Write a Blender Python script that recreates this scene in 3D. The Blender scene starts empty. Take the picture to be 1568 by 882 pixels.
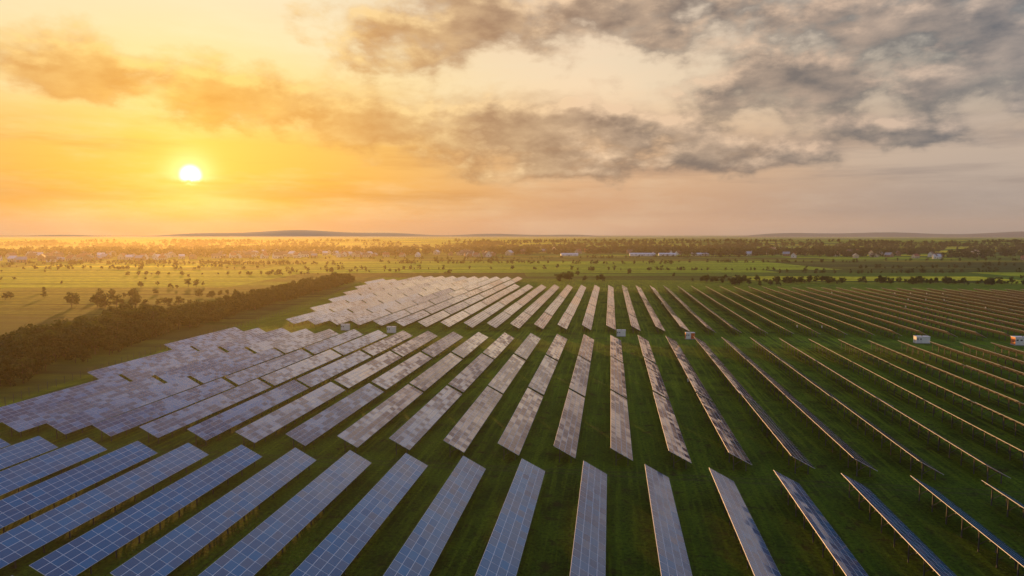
import bpy, math, random
import numpy as np
from mathutils import Vector
random.seed(7); rng=np.random.default_rng(7)
S=bpy.context.scene
COL=S.collection
def lin(c):
    c=c/255.0
    return c/12.92 if c<=0.04045 else ((c+0.055)/1.055)**2.4
def C(r,g,b): return (lin(r),lin(g),lin(b),1.0)

S.view_settings.view_transform='Standard'; S.view_settings.look='None'; S.view_settings.exposure=0

# ---------------------------------------------------------------- node helper
class N:
    def __init__(s,nt): s.nt=nt
    def new(s,t,**k):
        n=s.nt.nodes.new(t)
        for a,v in k.items(): setattr(n,a,v)
        return n
    def put(s,sock,v):
        if isinstance(v,bpy.types.NodeSocket): s.nt.links.new(v,sock)
        else: sock.default_value=v
    def m(s,op,a,b=None,c=None,clamp=False):
        n=s.new('ShaderNodeMath',operation=op); n.use_clamp=clamp
        s.put(n.inputs[0],a)
        if b is not None: s.put(n.inputs[1],b)
        if c is not None: s.put(n.inputs[2],c)
        return n.outputs[0]
    def vm(s,op,a,b=None,out=0):
        n=s.new('ShaderNodeVectorMath',operation=op)
        s.put(n.inputs[0],a)
        if b is not None: s.put(n.inputs[1],b)
        return n.outputs[out]
    def scale(s,a,f):
        n=s.new('ShaderNodeVectorMath',operation='SCALE'); s.put(n.inputs[0],a); s.put(n.inputs[3],f); return n.outputs[0]
    def sep(s,v):
        n=s.new('ShaderNodeSeparateXYZ'); s.put(n.inputs[0],v); return n.outputs
    def comb(s,x,y,z=0.0):
        n=s.new('ShaderNodeCombineXYZ'); s.put(n.inputs[0],x); s.put(n.inputs[1],y); s.put(n.inputs[2],z); return n.outputs[0]
    def noise(s,v,scale,detail=4,rough=0.55,dist=0.0,color=False):
        n=s.new('ShaderNodeTexNoise'); n.noise_dimensions='3D'
        s.put(n.inputs['Vector'],v); n.inputs['Scale'].default_value=scale; n.inputs['Detail'].default_value=detail
        n.inputs['Roughness'].default_value=rough; n.inputs['Distortion'].default_value=dist
        return n.outputs['Color'] if color else n.outputs[0]
    def mr(s,v,a,b,c=0.0,d=1.0,smooth=True):
        n=s.new('ShaderNodeMapRange'); n.interpolation_type='SMOOTHSTEP' if smooth else 'LINEAR'
        s.put(n.inputs[0],v)
        for i,x in enumerate((a,b,c,d)): s.put(n.inputs[1+i],x)
        return n.outputs[0]
    def mix(s,f,a,b,bt='MIX'):
        n=s.new('ShaderNodeMix',data_type='RGBA',blend_type=bt)
        s.put(n.inputs[0],f); s.put(n.inputs[6],a); s.put(n.inputs[7],b); return n.outputs[2]
    def ramp(s,f,els,interp='LINEAR'):
        n=s.new('ShaderNodeValToRGB'); s.put(n.inputs[0],f); cr=n.color_ramp; cr.interpolation=interp
        while len(cr.elements)<len(els): cr.elements.new(0.5)
        for e,(p,c) in zip(cr.elements,els): e.position=p; e.color=c
        return n.outputs[0]
def mat(name):
    m=bpy.data.materials.new(name); m.use_nodes=True
    b=m.node_tree.nodes['Principled BSDF']; return m,N(m.node_tree),b
def simple(name,col,rough=0.7,metal=0.0,var=0.15,scale=2.0,spec=0.5):
    m,n,b=mat(name)
    tc=n.new('ShaderNodeTexCoord').outputs['Object']
    f=n.noise(tc,scale,4)
    d=tuple(c*(1-var) for c in col[:3])+(1,); l=tuple(min(1,c*(1+var)) for c in col[:3])+(1,)
    n.put(b.inputs['Base Color'],n.mix(n.mr(f,0.3,0.7),d,l))
    b.inputs['Roughness'].default_value=rough; b.inputs['Metallic'].default_value=metal
    b.inputs['Specular IOR Level'].default_value=spec
    return m

# ---------------------------------------------------------------- camera
H=35.2; YAW=math.radians(8.2); PITCH=math.radians(4.43)
cd=bpy.data.cameras.new('camera'); cam=bpy.data.objects.new('camera',cd); COL.objects.link(cam)
cam.location=(0,0,H); cam.rotation_euler=(math.pi/2-PITCH,0,YAW)
cd.sensor_width=36; cd.lens=24; cd.clip_start=0.5; cd.clip_end=120000
S.camera=cam

# ---------------------------------------------------------------- sun
SAZ=math.radians(-33.2); SEL=math.radians(4.5)
sd=Vector((math.sin(SAZ)*math.cos(SEL),math.cos(SAZ)*math.cos(SEL),math.sin(SEL)))
ld=bpy.data.lights.new('sun','SUN'); ld.energy=4.6; ld.angle=math.radians(0.6); ld.color=(1.0,0.48,0.11)
lo=bpy.data.objects.new('sun',ld); COL.objects.link(lo); lo.rotation_euler=sd.to_track_quat('Z','Y').to_euler()
lo.location=(-200,300,200)

# ---------------------------------------------------------------- world
W=bpy.data.worlds.new('World'); S.world=W; W.use_nodes=True
try: W.cycles.sampling_method='NONE'
except Exception as e: print(e)
nt=W.node_tree; nt.nodes.clear(); n=N(nt)
g=bpy.data.node_groups.new('cloud_density','ShaderNodeTree')
g.interface.new_socket('P',in_out='INPUT',socket_type='NodeSocketVector')
g.interface.new_socket('D',in_out='OUTPUT',socket_type='NodeSocketFloat')
gn=N(g); gi=gn.new('NodeGroupInput'); go=gn.new('NodeGroupOutput')
P=gi.outputs[0]
px=gn.sep(P)
warp=gn.noise(gn.comb(gn.m('MULTIPLY',px[0],0.16),gn.m('MULTIPLY',px[1],0.30),3.0),1.0,4,color=True)
wv=gn.vm('MULTIPLY',gn.vm('SUBTRACT',warp,(0.5,0.5,0.5)),(5.0,2.4,0))
Pw=gn.vm('ADD',P,wv)
blobs=[(-47,11.6,11,2.4),(-38,11.4,10,2.4),(-29,10.3,9,2.6),(-20,9.2,8,2.8),(-12,8.8,8,3.1),(-5,9.1,7,3.3),(2,8.4,6,2.2),
(-3,5.9,9,1.7),(9,6.5,9,1.7),(-17,15.4,7,3.0),(-9,17.6,10,3.2),(4,17.8,11,3.8),
(13,11.2,9,3.7),(19,15.5,10,3.8),(26,11.5,9,3.7),(31,17,10,4.6),(21,7.6,7,1.4),
(-47,19.5,9,1.8),(50,10,14,4),(-66,12,12,2)]
cur=None
for a,e,w,h in blobs:
    v=gn.vm('MULTIPLY',gn.vm('SUBTRACT',Pw,(a,e,0)),(1/w,1/h,0))
    L=gn.vm('LENGTH',v,out=1)
    cur=L if cur is None else gn.m('SMOOTH_MIN',cur,L,0.25)
cur=gn.m('SUBTRACT',1.0,cur)
high=gn.mr(px[1],21,30,-1.0,-0.15)
cur=gn.m('MAXIMUM',gn.m('MAXIMUM',cur,-1.0),high)
cur=gn.m('MINIMUM',cur,0.55)
nz=gn.noise(gn.comb(gn.m('MULTIPLY',px[0],0.21),gn.m('MULTIPLY',px[1],0.38),0.0),1.0,7,0.57,0.1)
val=gn.m('ADD',gn.m('MULTIPLY',cur,1.15),gn.m('MULTIPLY',gn.m('SUBTRACT',nz,0.5),2.9))
D=gn.mr(val,-0.25,0.72)
g.links.new(D,go.inputs[0])
dirv=n.vm('NORMALIZE',n.new('ShaderNodeTexCoord').outputs['Generated'])
dx,dy,dz=n.sep(dirv)
az=n.m('MULTIPLY',n.m('ARCTAN2',dx,dy),180/math.pi)
el=n.m('MULTIPLY',n.m('ARCSINE',dz),180/math.pi)
gam=n.m('MULTIPLY',n.m('ARCCOSINE',n.m('MINIMUM',n.vm('DOT_PRODUCT',dirv,tuple(sd),out=1),0.9999999)),180/math.pi)
pos=n.m('SQRT',n.m('DIVIDE',n.m('MAXIMUM',el,0.0),90.0))
def rp(L): return n.ramp(pos,[(math.sqrt(e/90),C(*c)) for e,c in L])
near=rp([(0,(216,152,96)),(1.2,(232,158,80)),(3,(242,168,64)),(7,(250,190,84)),(12,(253,222,150)),(20,(250,234,200)),(28,(215,208,200)),(42,(135,165,205)),(90,(100,135,195))])
mid=rp([(0,(190,152,130)),(3,(214,166,128)),(7,(236,190,144)),(12,(250,220,182)),(20,(240,216,190)),(28,(205,195,190)),(42,(124,158,206)),(90,(96,132,194))])
far=rp([(0,(140,138,136)),(3,(172,154,143)),(7,(193,170,150)),(12,(186,176,161)),(20,(160,165,167)),(30,(130,152,186)),(42,(104,140,198)),(90,(90,126,190))])
skyc=n.mix(n.mr(gam,6,34),near,mid); skyc=n.mix(n.mr(gam,30,62),skyc,far)
st=n.noise(n.comb(n.m('MULTIPLY',az,0.06),n.m('MULTIPLY',el,0.26),7.0),1.0,5,0.6)
skyc=n.mix(n.m('MULTIPLY',n.mr(st,0.42,0.7),0.30),skyc,n.mix(n.mr(gam,10,60),C(255,240,200),C(210,190,173)))
st2=n.noise(n.comb(n.m('MULTIPLY',az,0.05),n.m('MULTIPLY',el,0.5),17.0),1.0,5,0.6)
skyc=n.mix(n.m('MULTIPLY',n.m('MULTIPLY',n.mr(st2,0.44,0.68),n.mr(el,0.8,3.0)),n.mr(el,9,6,0,0.5)),skyc,n.mix(n.mr(gam,8,55),C(208,136,64),C(144,128,123)))
PV=n.comb(az,el,0.0)
def dens(v):
    q=n.new('ShaderNodeGroup'); q.node_tree=g; n.put(q.inputs[0],v); return q.outputs[0]
d0=dens(PV); d1=dens(n.vm('ADD',PV,(-0.35,0.85,0)))
inner=n.noise(n.comb(n.m('MULTIPLY',az,0.24),n.m('MULTIPLY',el,0.5),31.0),1.0,6,0.54)
litf=n.m('ADD',n.m('ADD',0.26,n.m('MULTIPLY',n.m('SUBTRACT',inner,0.5),1.7)),n.m('MULTIPLY',n.m('SUBTRACT',d0,d1),1.0),clamp=True)
litf=n.m('ADD',litf,n.mr(d0,0.0,0.6,0.30,0.0),clamp=True)
shade=n.ramp(n.m('DIVIDE',gam,90.0),[(0.05,C(218,146,58)),(0.14,C(214,150,80)),(0.26,C(176,134,98)),(0.40,C(134,115,103)),(0.60,C(108,105,106)),(1.0,C(96,108,130))])
light=n.ramp(n.m('DIVIDE',gam,90.0),[(0.05,C(255,204,104)),(0.2,C(252,212,146)),(0.35,C(242,206,168)),(0.55,C(222,190,163)),(0.7,C(200,181,166)),(1.0,C(155,163,180))])
cc=n.mix(litf,shade,light)
alpha=n.m('MULTIPLY',n.m('POWER',d0,0.9),0.95)
alpha=n.m('MULTIPLY',alpha,n.mr(el,1.5,4.0))
skyc=n.mix(alpha,skyc,cc)
gl=n.m('POWER',2.718,n.m('MULTIPLY',gam,-1/6.5))
skyc=n.mix(1.0,skyc,n.mix(gl,(0,0,0,1),(0.42,0.27,0.015,1)),'ADD')
gl2=n.m('POWER',2.718,n.m('MULTIPLY',n.m('MULTIPLY',gam,gam),-1/2.2))
disc=n.m('ADD',n.mr(gam,0.2,0.95,3.5,0.0),n.m('MULTIPLY',gl2,0.5))
wob=n.m('MULTIPLY',n.m('SUBTRACT',n.noise(n.comb(az,1.0,0.0),1.3,3),0.5),0.5)
ew=n.m('ADD',el,wob)
disc=n.m('MULTIPLY',disc,n.m('MAXIMUM',n.mr(ew,3.95,4.35,0.08,1.0),n.mr(n.m('ABSOLUTE',n.m('SUBTRACT',ew,3.78)),0.04,0.18,0.2,0.0)))
skyc=n.mix(1.0,skyc,n.vm('MULTIPLY',n.comb(disc,disc,disc),(1.0,0.88,0.6)),'ADD')
bg=n.new('ShaderNodeBackground'); n.put(bg.inputs[0],skyc); bg.inputs[1].default_value=0.97
sky=n.new('ShaderNodeTexSky',sky_type='NISHITA'); sky.sun_disc=False; sky.sun_elevation=SEL; sky.sun_rotation=SAZ
bg2=n.new('ShaderNodeBackground'); n.put(bg2.inputs[0],sky.outputs[0]); bg2.inputs[1].default_value=0.005
ad=n.new('ShaderNodeAddShader'); nt.links.new(bg.outputs[0],ad.inputs[0]); nt.links.new(bg2.outputs[0],ad.inputs[1])
wo=n.new('ShaderNodeOutputWorld'); nt.links.new(ad.outputs[0],wo.inputs[0])

# ---------------------------------------------------------------- materials
mg,n,b=mat('grass_and_fields')
pos=n.new('ShaderNodeNewGeometry').outputs['Position']
X,Y,Z=n.sep(pos)
fine=n.noise(pos,2.2,6,0.72); midn=n.noise(pos,0.12,4,0.6); big=n.noise(pos,0.012,3,0.5)
streak=n.noise(n.vm('MULTIPLY',pos,(1.1,0.04,0)),1.0,4,0.6)
gr=n.mix(n.mr(midn,0.3,0.7),(0.052,0.105,0.006,1),(0.155,0.265,0.013,1))
gr=n.mix(n.mr(streak,0.47,0.62,0,0.7),gr,(0.25,0.37,0.018,1))
gr=n.mix(n.mr(big,0.4,0.65,0,0.5),gr,(0.105,0.22,0.009,1))
soil=n.mr(n.noise(pos,0.35,5,0.65),0.54,0.70,0,0.85)
gr=n.mix(soil,gr,(0.072,0.062,0.018,1))
def track(y0):
    a=n.m('ABSOLUTE',n.m('SUBTRACT',n.m('ABSOLUTE',n.m('SUBTRACT',n.m('ADD',Y,n.m('MULTIPLY',midn,2.0)),y0)),0.9))
    return n.mr(a,0.15,0.5,0.6,0.0)
tr=n.m('MULTIPLY',n.m('MAXIMUM',track(100.6),track(236.0)),n.mr(fine,0.35,0.6))
gr=n.mix(tr,gr,(0.11,0.095,0.05,1))
gr=n.mix(1.0,gr,n.ramp(fine,[(0.32,(0.3,0.3,0.3,1)),(0.68,(1.6,1.6,1.4,1))]),'MULTIPLY')
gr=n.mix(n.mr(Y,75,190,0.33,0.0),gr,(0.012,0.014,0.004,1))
A9=math.radians(9)
wobf=n.m('MULTIPLY',n.m('SUBTRACT',big,0.5),20.0)
U=n.m('ADD',n.m('MULTIPLY',X,math.cos(A9)),n.m('MULTIPLY',Y,math.sin(A9)))
Vv=n.m('ADD',n.m('SUBTRACT',n.m('MULTIPLY',Y,math.cos(A9)),n.m('MULTIPLY',X,math.sin(A9))),wobf)
def cells(su,sv,seed):
    wn=n.new('ShaderNodeTexWhiteNoise',noise_dimensions='3D')
    vi=n.m('FLOOR',n.m('DIVIDE',Vv,sv))
    sh=n.m('MULTIPLY',n.m('SINE',n.m('MULTIPLY',vi,12.9)),su*0.5)
    n.put(wn.inputs[0],n.comb(n.m('FLOOR',n.m('DIVIDE',n.m('ADD',U,sh),su)),vi,seed))
    return wn.outputs[0],n.m('FRACT',n.m('DIVIDE',Vv,sv))
c1,f1=cells(210,58,1.0); c2,f2=cells(600,230,5.0)
FC=[(0.020,0.055,0.010,1),(0.06,0.16,0.013,1),(0.22,0.36,0.02,1),(0.035,0.09,0.012,1),(0.40,0.46,0.025,1),(0.09,0.21,0.015,1),(0.85,0.72,0.03,1),(0.03,0.08,0.012,1),(0.05,0.14,0.012,1),(0.26,0.38,0.02,1)]
def fr_(c,o): 
    return n.ramp(n.m('FRACT',n.m('ADD',c,o)),[(i/len(FC),FC[i]) for i in range(len(FC))],'CONSTANT')
fld=n.mix(n.mr(c2,0.45,0.55,0.05,0.9),fr_(c1,0.0),fr_(c2,0.37))
edge=n.mr(n.m('MINIMUM',f1,n.m('SUBTRACT',1.0,f1)),0.01,0.05,0.25,1.0)
fld=n.mix(1.0,fld,n.comb(edge,edge,edge),'MULTIPLY')
fld=n.mix(n.mr(X,-150,-420,0,0.36),fld,(0.72,0.56,0.03,1))  # ripe-crop yellow, with low-sun glow painted into the left fields' colour
crop=n.noise(n.comb(n.m('MULTIPLY',U,0.004),n.m('MULTIPLY',Vv,0.11),0.0),1.0,5,0.7)
fld=n.mix(1.0,fld,n.ramp(crop,[(0.34,(0.32,0.38,0.33,1)),(0.66,(1.8,1.7,1.4,1))]),'MULTIPLY')
fld=n.mix(1.0,fld,n.ramp(n.noise(pos,0.2,5,0.7),[(0.3,(0.45,0.5,0.5,1)),(0.7,(1.5,1.45,1.45,1))]),'MULTIPLY')
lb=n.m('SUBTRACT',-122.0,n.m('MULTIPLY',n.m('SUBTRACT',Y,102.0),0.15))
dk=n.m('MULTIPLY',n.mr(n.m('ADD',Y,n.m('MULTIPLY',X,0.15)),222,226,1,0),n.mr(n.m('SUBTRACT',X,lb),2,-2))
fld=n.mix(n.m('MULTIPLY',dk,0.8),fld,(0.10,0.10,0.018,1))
inx=n.mr(n.m('SUBTRACT',X,lb),-4,4); iny=n.mr(n.m('ADD',Y,n.m('MULTIPLY',midn,14.0)),545,560,1,0)
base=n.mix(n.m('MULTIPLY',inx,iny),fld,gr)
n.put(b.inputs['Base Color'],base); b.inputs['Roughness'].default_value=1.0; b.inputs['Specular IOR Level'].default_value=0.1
bp=n.new('ShaderNodeBump'); bp.inputs['Strength'].default_value=1.0; bp.inputs['Distance'].default_value=0.9
n.put(bp.inputs['Height'],fine); n.put(b.inputs['Normal'],bp.outputs[0])

TILT=math.radians(28)
mgl,n,b=mat('solar_glass')
at=n.new('ShaderNodeAttribute'); at.attribute_name='mrand'; ar=n.sep(at.outputs['Vector'])
orn=n.new('ShaderNodeObjectInfo').outputs['Random']
uv=n.new('ShaderNodeUVMap'); ux=n.sep(uv.outputs[0])
def line(c,k,w): 
    f=n.m('FRACT',n.m('MULTIPLY',c,k)); return n.m('LESS_THAN',n.m('MINIMUM',f,n.m('SUBTRACT',1.0,f)),w)
ln=n.m('MAXIMUM',line(ux[0],10.0,0.05),line(ux[1],6.0,0.05))
gp=n.new('ShaderNodeNewGeometry').outputs['Position']
gpy=n.sep(gp)[1]
blu=n.mix(ar[0],(0.002,0.080,0.18,1),(0.006,0.145,0.28,1))
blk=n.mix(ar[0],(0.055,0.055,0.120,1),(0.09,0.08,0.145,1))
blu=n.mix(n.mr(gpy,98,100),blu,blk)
pat=n.mr(n.m('ADD',n.m('MULTIPLY',n.noise(gp,0.06,3),1.0),n.m('MULTIPLY',ar[1],0.38)),0.62,0.76,0,1.0)
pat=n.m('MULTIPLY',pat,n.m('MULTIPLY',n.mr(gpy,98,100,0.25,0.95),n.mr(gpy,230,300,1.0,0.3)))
blu=n.mix(pat,blu,(0.050,0.020,0.055,1))
n.put(b.inputs['Base Color'],n.mix(n.m('MULTIPLY',ln,0.30),blu,(0.3,0.36,0.42,1)))
b.inputs['Roughness'].default_value=0.5; b.inputs['Specular IOR Level'].default_value=0.0
nm=n.new('ShaderNodeNewGeometry').outputs['Normal']
w2=n.new('ShaderNodeTexWhiteNoise',noise_dimensions='1D'); n.put(w2.inputs['W'],orn)
off=n.vm('ADD',n.scale(n.vm('SUBTRACT',at.outputs['Vector'],(0.5,0.5,0.5)),0.05),n.scale(n.vm('SUBTRACT',w2.outputs['Color'],(0.5,0.5,0.5)),0.06))
nn_=n.vm('NORMALIZE',n.vm('ADD',nm,off))
n.put(b.inputs['Normal'],nn_)
lw=n.new('ShaderNodeLayerWeight'); lw.inputs['Blend'].default_value=0.5; n.put(lw.inputs['Normal'],nn_)
fr=n.m('ADD',0.03,n.m('MULTIPLY',n.m('POWER',lw.outputs['Facing'],2.1),0.97),clamp=True)
fr=n.m('MULTIPLY',fr,n.m('SUBTRACT',1.0,n.m('MULTIPLY',pat,0.5)))
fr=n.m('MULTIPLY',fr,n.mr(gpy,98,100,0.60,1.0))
gs=n.new('ShaderNodeBsdfGlossy'); gs.inputs['Roughness'].default_value=0.12; gs.inputs['Color'].default_value=(1,1,1,1); n.put(gs.inputs['Normal'],nn_)
mx=n.new('ShaderNodeMixShader'); n.put(mx.inputs[0],fr)
ntg=mgl.node_tree; ntg.links.new(b.outputs[0],mx.inputs[1]); ntg.links.new(gs.outputs[0],mx.inputs[2]); ntg.links.new(mx.outputs[0],ntg.nodes['Material Output'].inputs[0])
m_al=simple('aluminium_frame',(0.66,0.66,0.65),0.45,0.0,0.08)
m_back=simple('panel_backsheet',(0.07,0.07,0.07),0.6,0,0.1)
m_st=simple('galvanised_steel',(0.08,0.08,0.08),0.6,0.2,0.15)
m_wh=simple('white_painted_metal',(0.75,0.75,0.72),0.5,0,0.06)
m_or=simple('orange_painted_metal',(0.62,0.13,0.03),0.5,0,0.08)
m_dk=simple('dark_grey_metal',(0.05,0.05,0.05),0.5,0,0.2)
m_con=simple('concrete',(0.32,0.31,0.29),0.9,0,0.15,1.0)

class MB:
    def __init__(s): s.v=[];s.f=[];s.m=[];s.r=[];s.uv={}
    def quad(s,pts,m,r=(0.5,0.5,0.5),uv=False):
        i=len(s.v); s.v+=[tuple(p) for p in pts]; s.f.append(tuple(range(i,i+len(pts)))); s.m.append(m); s.r.append(r)
    def box(s,lo,hi,m,ax=None):
        x0,y0,z0=lo;x1,y1,z1=hi
        p=[(x0,y0,z0),(x1,y0,z0),(x1,y1,z0),(x0,y1,z0),(x0,y0,z1),(x1,y0,z1),(x1,y1,z1),(x0,y1,z1)]
        if ax: p=[ax(q) for q in p]
        i=len(s.v); s.v+=p
        for f in ((0,3,2,1),(4,5,6,7),(0,1,5,4),(1,2,6,5),(2,3,7,6),(3,0,4,7)):
            s.f.append(tuple(i+k for k in f)); s.m.append(m); s.r.append((0.5,0.5,0.5))
    def beam(s,a,b_,w,m):
        a=Vector(a);b_=Vector(b_);d=(b_-a).normalized()
        u=d.cross(Vector((0,1,0))); 
        if u.length<0.1: u=d.cross(Vector((1,0,0)))
        u.normalize(); v=d.cross(u)
        i=len(s.v)
        for q in (a,b_):
            for su,sv in ((-1,-1),(1,-1),(1,1),(-1,1)): s.v.append(tuple(q+u*su*w/2+v*sv*w/2))
        for f in ((3,2,1,0),(4,5,6,7),(0,1,5,4),(1,2,6,5),(2,3,7,6),(3,0,4,7)):
            s.f.append(tuple(i+k for k in f)); s.m.append(m); s.r.append((0.5,0.5,0.5))
    def mesh(s,name,mats):
        me=bpy.data.meshes.new(name); me.from_pydata(s.v,[],s.f)
        for m in mats: me.materials.append(m)
        me.polygons.foreach_set('material_index',s.m)
        a=me.attributes.new('mrand','FLOAT_VECTOR','FACE'); a.data.foreach_set('vector',np.array(s.r,dtype=np.float32).ravel())
        if s.uv:
            ul=me.uv_layers.new(name='UVMap')
            for fi,uvs in s.uv.items():
                st=me.polygons[fi].loop_start
                for k in range(4): ul.data[st+k].uv=uvs[k]
        me.update(); return me
def obj(name,me,loc=(0,0,0),rot=0.0,scale=1.0,parent=None):
    o=bpy.data.objects.new(name,me); COL.objects.link(o); o.location=loc; o.rotation_euler=(0,0,rot)
    o.scale=(scale,)*3 if not isinstance(scale,tuple) else scale
    if parent: o.parent=parent
    return o

me=bpy.data.meshes.new('ground'); R=45000
me.from_pydata([(-R,-R,0),(R,-R,0),(R,R,0),(-R,R,0)],[],[(0,1,2,3)]); me.materials.append(mg); obj('ground',me)

# ---------------------------------------------------------------- solar tables
ct,st_=math.cos(TILT),math.sin(TILT)
NM=24; ML=1.62; MW=0.95; LT=NM*ML; WT=4*MW; ZH=3.0
def table(seed,inv):
    r=random.Random(seed); mb=MB()
    def T(p):
        s,y,h=p; return (s*ct+h*st_, y, ZH-s*st_+h*ct)
    mb.box((0,0,-0.045),(WT,LT,0.0),1,T)
    mb.quad([T(q) for q in ((0.03,0.03,-0.05),(0.03,LT-0.03,-0.05),(WT-0.03,LT-0.03,-0.05),(WT-0.03,0.03,-0.05))],2)
    g_=0.034
    for i in range(4):
        for j in range(NM):
            a=i*MW+g_;b_=(i+1)*MW-g_;c=j*ML+g_;d=(j+1)*ML-g_
            mb.quad([T(q) for q in ((a,c,0.008),(b_,c,0.008),(b_,d,0.008),(a,d,0.008))],0,
                    (r.random(),r.random(),r.random()),False)
            mb.uv[len(mb.f)-1]=[(0,0),(0,1),(1,1),(1,0)]
    for s in (0.5,1.5,2.4,3.3):
        mb.box((s-0.04,0.1,-0.14),(s+0.04,LT-0.1,-0.055),3,T)
    k=11
    for i in range(k):
        y=1.0+i*(LT-2.0)/(k-1)
        mb.box((0.15,y-0.05,-0.26),(WT-0.15,y+0.05,-0.142),3,T)
        xa,xb=0.85,2.65
        za=ZH-(xa/ct)*st_-0.30; zb=ZH-(xb/ct)*st_-0.30
        mb.box((xa-0.06,y-0.06,-0.3),(xa+0.06,y+0.06,za+0.08),3)
        mb.box((xb-0.06,y-0.06,-0.3),(xb+0.06,y+0.06,zb+0.08),3)
        mb.beam((xa,y+0.09,0.7),(xb-0.5,y+0.09,zb+0.30),0.06,3)
    if inv:
        for y in ([LT*0.5] if inv==1 else [LT*0.2,LT*0.75]):
            mb.box((0.45,y-0.35,0.9),(0.75,y+0.35,1.75),4); mb.box((0.40,y-0.38,1.755),(0.78,y+0.38,1.80),5)
            mb.box((0.44,y-0.25,1.0),(0.447,y+0.25,1.2),5); mb.box((0.76,y-0.04,0.3),(0.79,y+0.04,1.7),3)
    return mb.mesh('solar_panel_array_mesh',[mgl,m_al,m_back,m_st,m_wh,m_dk])
TM=[table(1,0),table(2,0),table(3,0),table(4,0),table(5,0),table(6,1)]
def put(x,y):
    me=random.choice(TM)
    o=obj('solar_panel_array',me,(x+random.uniform(-.08,.08),y+random.uniform(-.15,.15),random.uniform(-.05,.05)))
    o.rotation_euler=(random.uniform(-.002,.002),math.radians(random.uniform(-1.0,1.0)),0)
    return o
P8=8.72
for k in range(-11,16):
    x=-3.55+P8*k
    put(x,57.0)
    if -9<=k<=8: put(x,16.3)
def lbound(y): 
    pts=[(60,-104),(102,-110),(131,-119),(198,-130),(221,-134),(250,-128),(311,-140),(473,-176),(560,-185)]
    return float(np.interp(y,[p[0] for p in pts],[p[1] for p in pts]))
for k in range(-16,40):
    x=0.35+P8*k
    for i in range(3):
        y=102.6+i*40.4
        if x>lbound(y+20): put(x,y)
for k in range(-22,42):
    x=-1.2+P8*k
    for i in range(7):
        y=245.5+i*40.4
        if x<lbound(y+20): continue
        far=450 if x>-35 else (480 if x>-70 else (530 if x>-150 else 500))
        if y+LT<far+4: put(x,y)

# ---------------------------------------------------------------- cabins
def cabin(front):
    mb=MB()
    mb.box((-3.1,-1.6,-0.2),(3.1,1.6,0.25),2)
    mb.box((-3,-1.5,0.25),(3,1.5,2.9),0)
    mb.box((-3.15,-1.65,2.9),(3.15,1.65,3.08),3)
    if front: mb.box((0.4,-1.53,0.3),(2.95,-1.503,2.85),1); mb.box((3.003,-1.45,0.3),(3.03,1.45,2.85),1); mb.box((-3.03,-1.45,0.3),(-3.003,1.45,2.85),1)
    for x in (-2.4,-1.1):
        mb.box((x-0.5,-1.54,0.35),(x+0.5,-1.503,2.5),3 if not front else 0)
        mb.box((x-0.35,-1.56,1.7),(x+0.35,-1.543,2.2),4)
        mb.box((x+0.35,-1.58,1.2),(x+0.4,-1.543,1.35),4)
    for z in (0.7,0.9,1.1,1.3): mb.box((-3.06,-0.6,z),(-3.035,0.6,z+0.1),4)
    mb.box((-0.2,-0.2,3.083),(0.2,0.2,3.3),4)
    return mb.mesh('transformer_cabin_mesh',[m_wh,m_or,m_con,m_al,m_dk])
CA,CB=cabin(True),cabin(False)
for x,y,m,r,s in ((27,236,CA,0.1,0.5),(101,238,CB,0.05,0.7),(131,238,CA,0.0,0.9),(4,239,CB,0,0.5),(-97,240,CB,0.1,0.5),(-78,236,CB,0,.5)):
    obj('transformer_cabin',m,(x,y,0),r,(s,s,max(s,0.75)))

def fence(name,pts,h=1.9,step=3.0):
    mb=MB()
    for (x0,y0),(x1,y1) in zip(pts[:-1],pts[1:]):
        L=math.hypot(x1-x0,y1-y0); k=max(1,int(L/step))
        for i in range(k):
            x=x0+(x1-x0)*i/k; y=y0+(y1-y0)*i/k
            mb.box((x-0.04,y-0.04,-0.1),(x+0.04,y+0.04,h),0)
        for z in (0.2,0.6,1.0,1.4,1.8): mb.beam((x0,y0,z),(x1,y1,z),0.012,0)
    return obj(name,mb.mesh(name,[m_st]))
fence('wire_fence',[(-112,60),(-117,102),(-126,131),(-137,198),(-140,235),(-146,311),(-183,473),(-192,545),(-60,548)])

# ---------------------------------------------------------------- trees
mf,n,b=mat('foliage')
at=n.new('ShaderNodeAttribute'); at.attribute_name='leaf_shade_rand'; ar=n.sep(at.outputs['Vector'])
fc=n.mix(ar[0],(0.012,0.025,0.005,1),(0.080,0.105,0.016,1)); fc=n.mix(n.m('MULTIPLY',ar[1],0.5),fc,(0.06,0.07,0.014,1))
n.put(b.inputs['Base Color'],fc); b.inputs['Roughness'].default_value=0.8; b.inputs['Specular IOR Level'].default_value=0.2
tl=n.new('ShaderNodeBsdfTranslucent'); n.put(tl.inputs[0],fc); ms=n.new('ShaderNodeMixShader'); ms.inputs[0].default_value=0.4
nt=mf.node_tree; nt.links.new(b.outputs[0],ms.inputs[1]); nt.links.new(tl.outputs[0],ms.inputs[2]); nt.links.new(ms.outputs[0],nt.nodes['Material Output'].inputs[0])
m_bark=simple('bark',(0.07,0.05,0.035),0.9,0,0.3,3)
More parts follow.
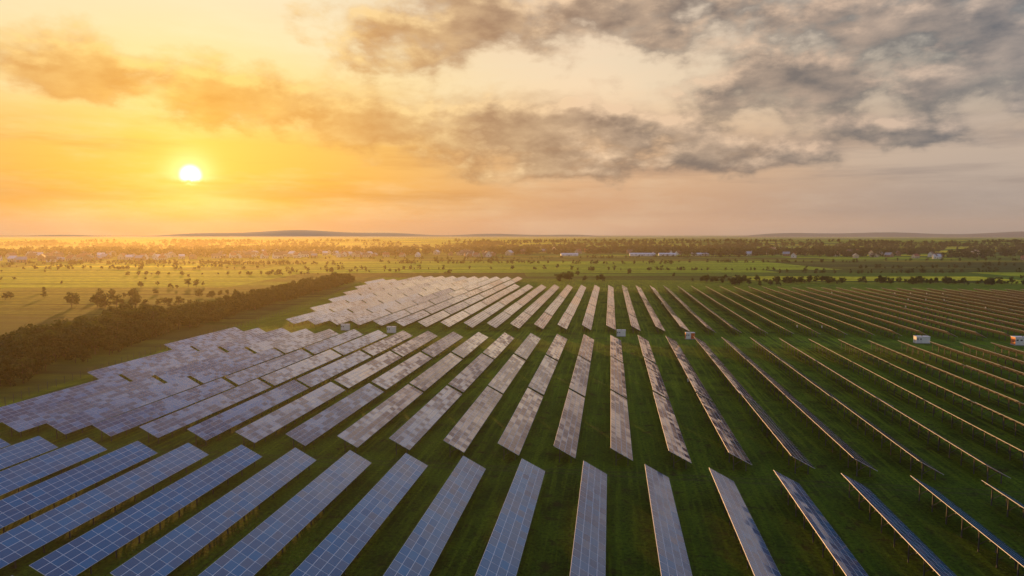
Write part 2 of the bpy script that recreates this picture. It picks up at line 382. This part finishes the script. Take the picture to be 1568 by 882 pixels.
def tree_template(seed,nleaf,ls,h=1.0,wid=0.34,low=0.22):
    r=np.random.default_rng(seed); V=[];F=[];M=[];A=[]
    def tube(a,b_,r0,r1,k=5):
        a=np.array(a,float);b_=np.array(b_,float);d=b_-a;d/=np.linalg.norm(d)
        u=np.cross(d,[0.3,1,0.1]);u/=np.linalg.norm(u);v=np.cross(d,u);i=len(V)
        for q,rr in ((a,r0),(b_,r1)):
            for t in range(k):
                an=2*math.pi*t/k; V.append(q+rr*(math.cos(an)*u+math.sin(an)*v))
        for t in range(k):
            F.append((i+t,i+(t+1)%k,i+k+(t+1)%k,i+k+t));M.append(1);A.append((0.5,0.5,0.5))
    tube((0,0,-0.02),(0.01,0,0.4),0.022,0.015); tube((0.01,0,0.4),(0,0.01,0.8),0.015,0.004)
    lobes=[]
    nl=9
    for i in range(nl):
        an=r.uniform(0,2*math.pi); z=r.uniform(low+0.1,0.88); rad=wid*math.sqrt(max(0.05,1-((z-0.5)/0.5)**2))*r.uniform(0.35,0.8)
        c=np.array([math.cos(an)*rad,math.sin(an)*rad,z]); lobes.append((c,r.uniform(0.10,0.19),r.random()))
        tube((0,0,max(0.15,z-0.3)),c,0.010,0.003,4)
    lobes.append((np.array([0,0,0.75]),0.2,0.6)); lobes.append((np.array([0.02,0,0.45]),0.22,0.3))
    for i in range(nleaf):
        c,R_,br=lobes[r.integers(len(lobes))]
        d=r.normal(size=3);d/=np.linalg.norm(d)
        p=c+d*R_*r.uniform(0.55,1.12)*np.array([1,1,0.85])
        if p[2]<0.05: p[2]=0.05
        nn=d*0.8+r.normal(size=3)*0.6;nn/=np.linalg.norm(nn)
        u=np.cross(nn,r.normal(size=3));u/=np.linalg.norm(u);v=np.cross(nn,u)
        s=ls*r.uniform(0.6,1.3);i0=len(V)
        V.extend([p-u*s-v*s*.3,p+u*s*.2-v*s,p+u*s+v*s*.2,p-u*s*.3+v*s])
        F.append((i0,i0+1,i0+2,i0+3));M.append(0)
        A.append((min(1,max(0,0.15+0.45*br+0.35*d[2]+r.uniform(-.15,.2))),r.random(),0))  # random clump tone, plus painted shading: leaf tops lighter, undersides darker
    return np.array(V),np.array(F),np.array(M),np.array(A)
def forest(name,temps,inst):
    Vs=[];Fs=[];Ms=[];As=[];o=0
    for (x,y,s,w) in inst:
        V,F,M,A=temps[random.randrange(len(temps))]
        a=random.uniform(0,6.28);c,s_=math.cos(a),math.sin(a)
        q=np.empty_like(V);q[:,0]=(V[:,0]*c-V[:,1]*s_)*s*w+x;q[:,1]=(V[:,0]*s_+V[:,1]*c)*s*w+y;q[:,2]=V[:,2]*s
        Vs.append(q);Fs.append(F+o);Ms.append(M);tv=random.uniform(-.2,.2);B=A.copy();B[:,0]=np.clip(B[:,0]+tv,0,1);As.append(B);o+=len(V)
    V=np.concatenate(Vs);F=np.concatenate(Fs);M=np.concatenate(Ms);A=np.concatenate(As)
    me=bpy.data.meshes.new(name);me.vertices.add(len(V));me.vertices.foreach_set('co',V.astype(np.float32).ravel())
    me.loops.add(F.size);me.loops.foreach_set('vertex_index',F.astype(np.int32).ravel())
    me.polygons.add(len(F));me.polygons.foreach_set('loop_start',np.arange(0,F.size,4,dtype=np.int32))
    try: me.polygons.foreach_set('loop_total',np.full(len(F),4,dtype=np.int32))
    except Exception: pass
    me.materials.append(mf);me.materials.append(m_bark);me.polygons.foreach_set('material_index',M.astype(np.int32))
    at=me.attributes.new('leaf_shade_rand','FLOAT_VECTOR','FACE');at.data.foreach_set('vector',A.astype(np.float32).ravel())
    me.update(calc_edges=True); return obj(name,me)
near_t=[tree_template(i,600,0.035) for i in range(5)]
bush_t=[tree_template(20+i,550,0.045,wid=0.55,low=0.0) for i in range(3)]
far_t=[tree_template(40+i,90,0.08,wid=0.42,low=0.05) for i in range(6)]
inst=[]
line_=[(-112,20),(-121,70),(-133,128),(-154,224),(-167,321),(-186,470),(-190,500)]
ys=[p[1] for p in line_];xs=[p[0] for p in line_]
for _ in range(900):
    y=random.uniform(30,500);t=random.random()*(28 if y<240 else 18)
    x=float(np.interp(y,ys,xs))-t-1
    hb=9.8 if y<240 else 8.0
    inst.append((x,y,random.uniform(3.4,hb)*(0.75 if t<5 else 1.0),random.uniform(0.9,1.35)))
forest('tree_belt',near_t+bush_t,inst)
def cluster(cx,cy,k,r,h0,h1): return [(cx+random.gauss(0,r),cy+random.gauss(0,r*0.5),random.uniform(h0,h1),random.uniform(.9,1.3)) for _ in range(k)]
inst=cluster(-242,302,12,8,3,8)+cluster(-223,315,5,4,3,5)+cluster(-270,351,10,8,3,6)+cluster(-224,358,6,4,3,5.5)+cluster(-208,312,4,5,2,3.5)+cluster(-300,420,8,14,3,6)+cluster(-330,330,6,10,2.5,5)
for _ in range(26): 
    y=random.uniform(260,700); inst.append((-random.uniform(190,520)*(y/400+.2),y,random.uniform(1.8,3.5),1.2))
for cx,cy,k,L in ((-330,560,34,90),(-480,640,44,120),(-260,620,26,60),(-520,470,20,60)):
    for i in range(k): t=random.uniform(-L,L); inst.append((cx+t,cy+t*.16+random.gauss(0,1.5),random.uniform(2.0,4.5),1.2))
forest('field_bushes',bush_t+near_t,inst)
inst=cluster(-32,527,9,14,4,8)+cluster(97,491,4,5,4,7)+cluster(88,495,3,3,4,6)+cluster(112,498,3,3,3,5)
for _ in range(190): inst.append((random.uniform(60,420),random.gauss(530,5),random.uniform(2.5,6.0),1.1))
for _ in range(8): inst.append((random.uniform(-150,60),random.uniform(560,760),random.uniform(2.5,5.5),1.2))
forest('field_margin_trees',near_t+bush_t,inst)
inst=[]
def polar(azd,d): a=math.radians(azd); return d*math.sin(a),d*math.cos(a)
for _ in range(34):
    x,y=polar(random.uniform(-58,42),random.uniform(700,1150)); k=random.randint(20,45); a=math.radians(random.uniform(8,10)); L=random.uniform(60,170)
    for i in range(k):
        t=random.uniform(-L,L); inst.append((x+t*math.cos(a),y+t*math.sin(a)+random.gauss(0,1.5),random.uniform(2.2,5.5),random.uniform(.9,1.3)))
for _ in range(400):
    d=random.choice([random.uniform(1180,1500),random.uniform(1250,1800),random.uniform(1500,2600),random.uniform(2200,4200)])
    x,y=polar(random.uniform(-60,46),d); k=int(random.uniform(10,22)); a=math.radians(random.uniform(-12,20)); L=random.uniform(35,90)*(d/1500)
    for i in range(k):
        t=random.uniform(-L,L); inst.append((x+t*math.cos(a),y+t*math.sin(a)+random.gauss(0,14),random.uniform(6,14)*(1.0 if d<2200 else 1.25),random.uniform(1.0,1.6)))
forest('distant_trees',far_t,inst)

# ---------------------------------------------------------------- houses
walls=[simple('plaster_white',(0.72,0.69,0.64),0.9),simple('brick_wall',(0.38,0.21,0.14),0.9),simple('plaster_cream',(0.58,0.48,0.36),0.9)]
roofs=[simple('tile_roof_red',(0.38,0.12,0.06),0.8),simple('slate_roof_grey',(0.34,0.34,0.34),0.7),simple('metal_roof_brown',(0.18,0.10,0.06),0.6),simple('metal_roof_light',(0.6,0.6,0.6),0.5)]
def house(w,l,h,rh,wm,rm):
    mb=MB(); mb.box((-l/2,-w/2,-0.3),(l/2,w/2,h),0)
    for s in (-1,1):
        mb.quad([(s*l/2,-w/2,h),(s*l/2,w/2,h),(s*l/2,0,h+rh)],0)
        e=0.5
        mb.quad([(-l/2-e,s*(w/2+e),h-e*rh/(w/2)+0.08),(l/2+e,s*(w/2+e),h-e*rh/(w/2)+0.08),(l/2+e,0,h+rh+0.08),(-l/2-e,0,h+rh+0.08)],1)
        for i in range(3):
            x=-l/2+l*(i+0.5)/3
            if s==-1 and i==1: mb.box((x-0.5,s*(w/2+0.03)-0.02,0),(x+0.5,s*(w/2+0.03)+0.02,2.1),2)
            else: mb.box((x-0.6,s*(w/2+0.03)-0.02,1.0),(x+0.6,s*(w/2+0.03)+0.02,2.3),2)
        mb.box((s*(l/2+0.03)-0.02,-0.6,1.0),(s*(l/2+0.03)+0.02,0.6,2.3),2)
    mb.box((l/4-0.3,0.5,h+rh*0.4),(l/4+0.3,1.1,h+rh+0.8),3)
    return mb.mesh('house_mesh',[wm,rm,m_dk,walls[1]])
HM=[house(random.uniform(6.5,9),random.uniform(8,12),random.uniform(2.8,4.6),random.uniform(2.5,4),walls[i%3],roofs[(i*2+i//3)%4]) for i in range(9)]
def vil(a0,a1,d0,d1,k):
    for _ in range(k):
        x,y=polar(random.uniform(a0,a1),random.uniform(d0,d1)); obj('house',random.choice(HM),(x,y,0),random.uniform(0,3.14),random.uniform(0.9,1.25))
vil(-48,-24,1080,1400,130); vil(-24,-8,1100,1400,60); vil(-8,12,1180,1600,22); vil(12,34,1150,1600,40)
def shed(l,w,h):
    mb=MB(); mb.box((-l/2,-w/2,-0.3),(l/2,w/2,h),0)
    for s in (-1,1):
        mb.quad([(s*l/2,-w/2,h),(s*l/2,w/2,h),(s*l/2,0,h+2.5)],0)
        mb.quad([(-l/2-.3,s*(w/2+.4),h),(l/2+.3,s*(w/2+.4),h),(l/2+.3,0,h+2.6),(-l/2-.3,0,h+2.6)],1)
        for i in range(int(l/8)):
            x=-l/2+4+i*8; mb.box((x-1.6,s*(w/2+.03)-.02,h*.5),(x+1.6,s*(w/2+.03)+.02,h*.75),2)
    mb.box((-3,-w/2-.06,0),(1,-w/2-.03,h*.8),3)
    return mb.mesh('warehouse_mesh',[m_wh,roofs[3],m_dk,roofs[1]])
SM=[shed(50,15,3.6),shed(34,14,3.2)]
for a,d,m in ((2.6,1180,0),(4.6,1200,1),(-3.4,1160,1),(7.2,1220,1)):
    x,y=polar(a,d); obj('warehouse',SM[m],(x,y,0),-math.radians(a)+0.1,0.85)

# ---------------------------------------------------------------- hills
m_h=simple('hill_woods',(0.10,0.10,0.08),1.0,0,0.15,0.002,0.1)
V=[];F=[]
def ridge(d,hmax,seed):
    k=240; rows=[(-0.12,0),(-0.06,0.55),(0,1.0),(0.1,0.8)]
    i0=len(V)
    for r_,(dr,hf) in enumerate(rows):
        for i in range(k):
            a=math.radians(-75+150*i/(k-1)); t=i/(k-1)*20+seed
            hh=hmax*(0.35+0.35*math.sin(t*0.9)+0.2*math.sin(t*2.3+1)+0.1*math.sin(t*6.1))
            V.append((d*(1+dr)*math.sin(a),d*(1+dr)*math.cos(a),max(hh,2)*hf-0.5))
    for r_ in range(3):
        for i in range(k-1):
            a=i0+r_*k+i; F.append((a,a+1,a+k+1,a+k))
ridge(16000,150,1.9)
me=bpy.data.meshes.new('hills'); me.from_pydata(V,[],F); me.materials.append(m_h)
for p in me.polygons: p.use_smooth=True
obj('hills',me)

# ---------------------------------------------------------------- mist and distant haze
def vol(name,dens_,g_,col,lo_,hi_):
    mh=bpy.data.materials.new(name); mh.use_nodes=True; nt=mh.node_tree; nt.nodes.clear()
    vs=nt.nodes.new('ShaderNodeVolumeScatter'); vs.inputs['Color'].default_value=col; vs.inputs['Density'].default_value=dens_; vs.inputs['Anisotropy'].default_value=g_
    oo=nt.nodes.new('ShaderNodeOutputMaterial'); nt.links.new(vs.outputs[0],oo.inputs['Volume'])
    mb=MB(); mb.box(lo_,hi_,0); obj(name,mb.mesh(name,[mh]))
vol('ground_mist',0.00013,0.64,(1,0.88,0.70,1),(-3500,-400,-2),(3500,1700,33))
vol('distant_haze',0.00006,0.25,(0.85,0.90,1.0,1),(-16000,4300,-2),(14000,13500,280))
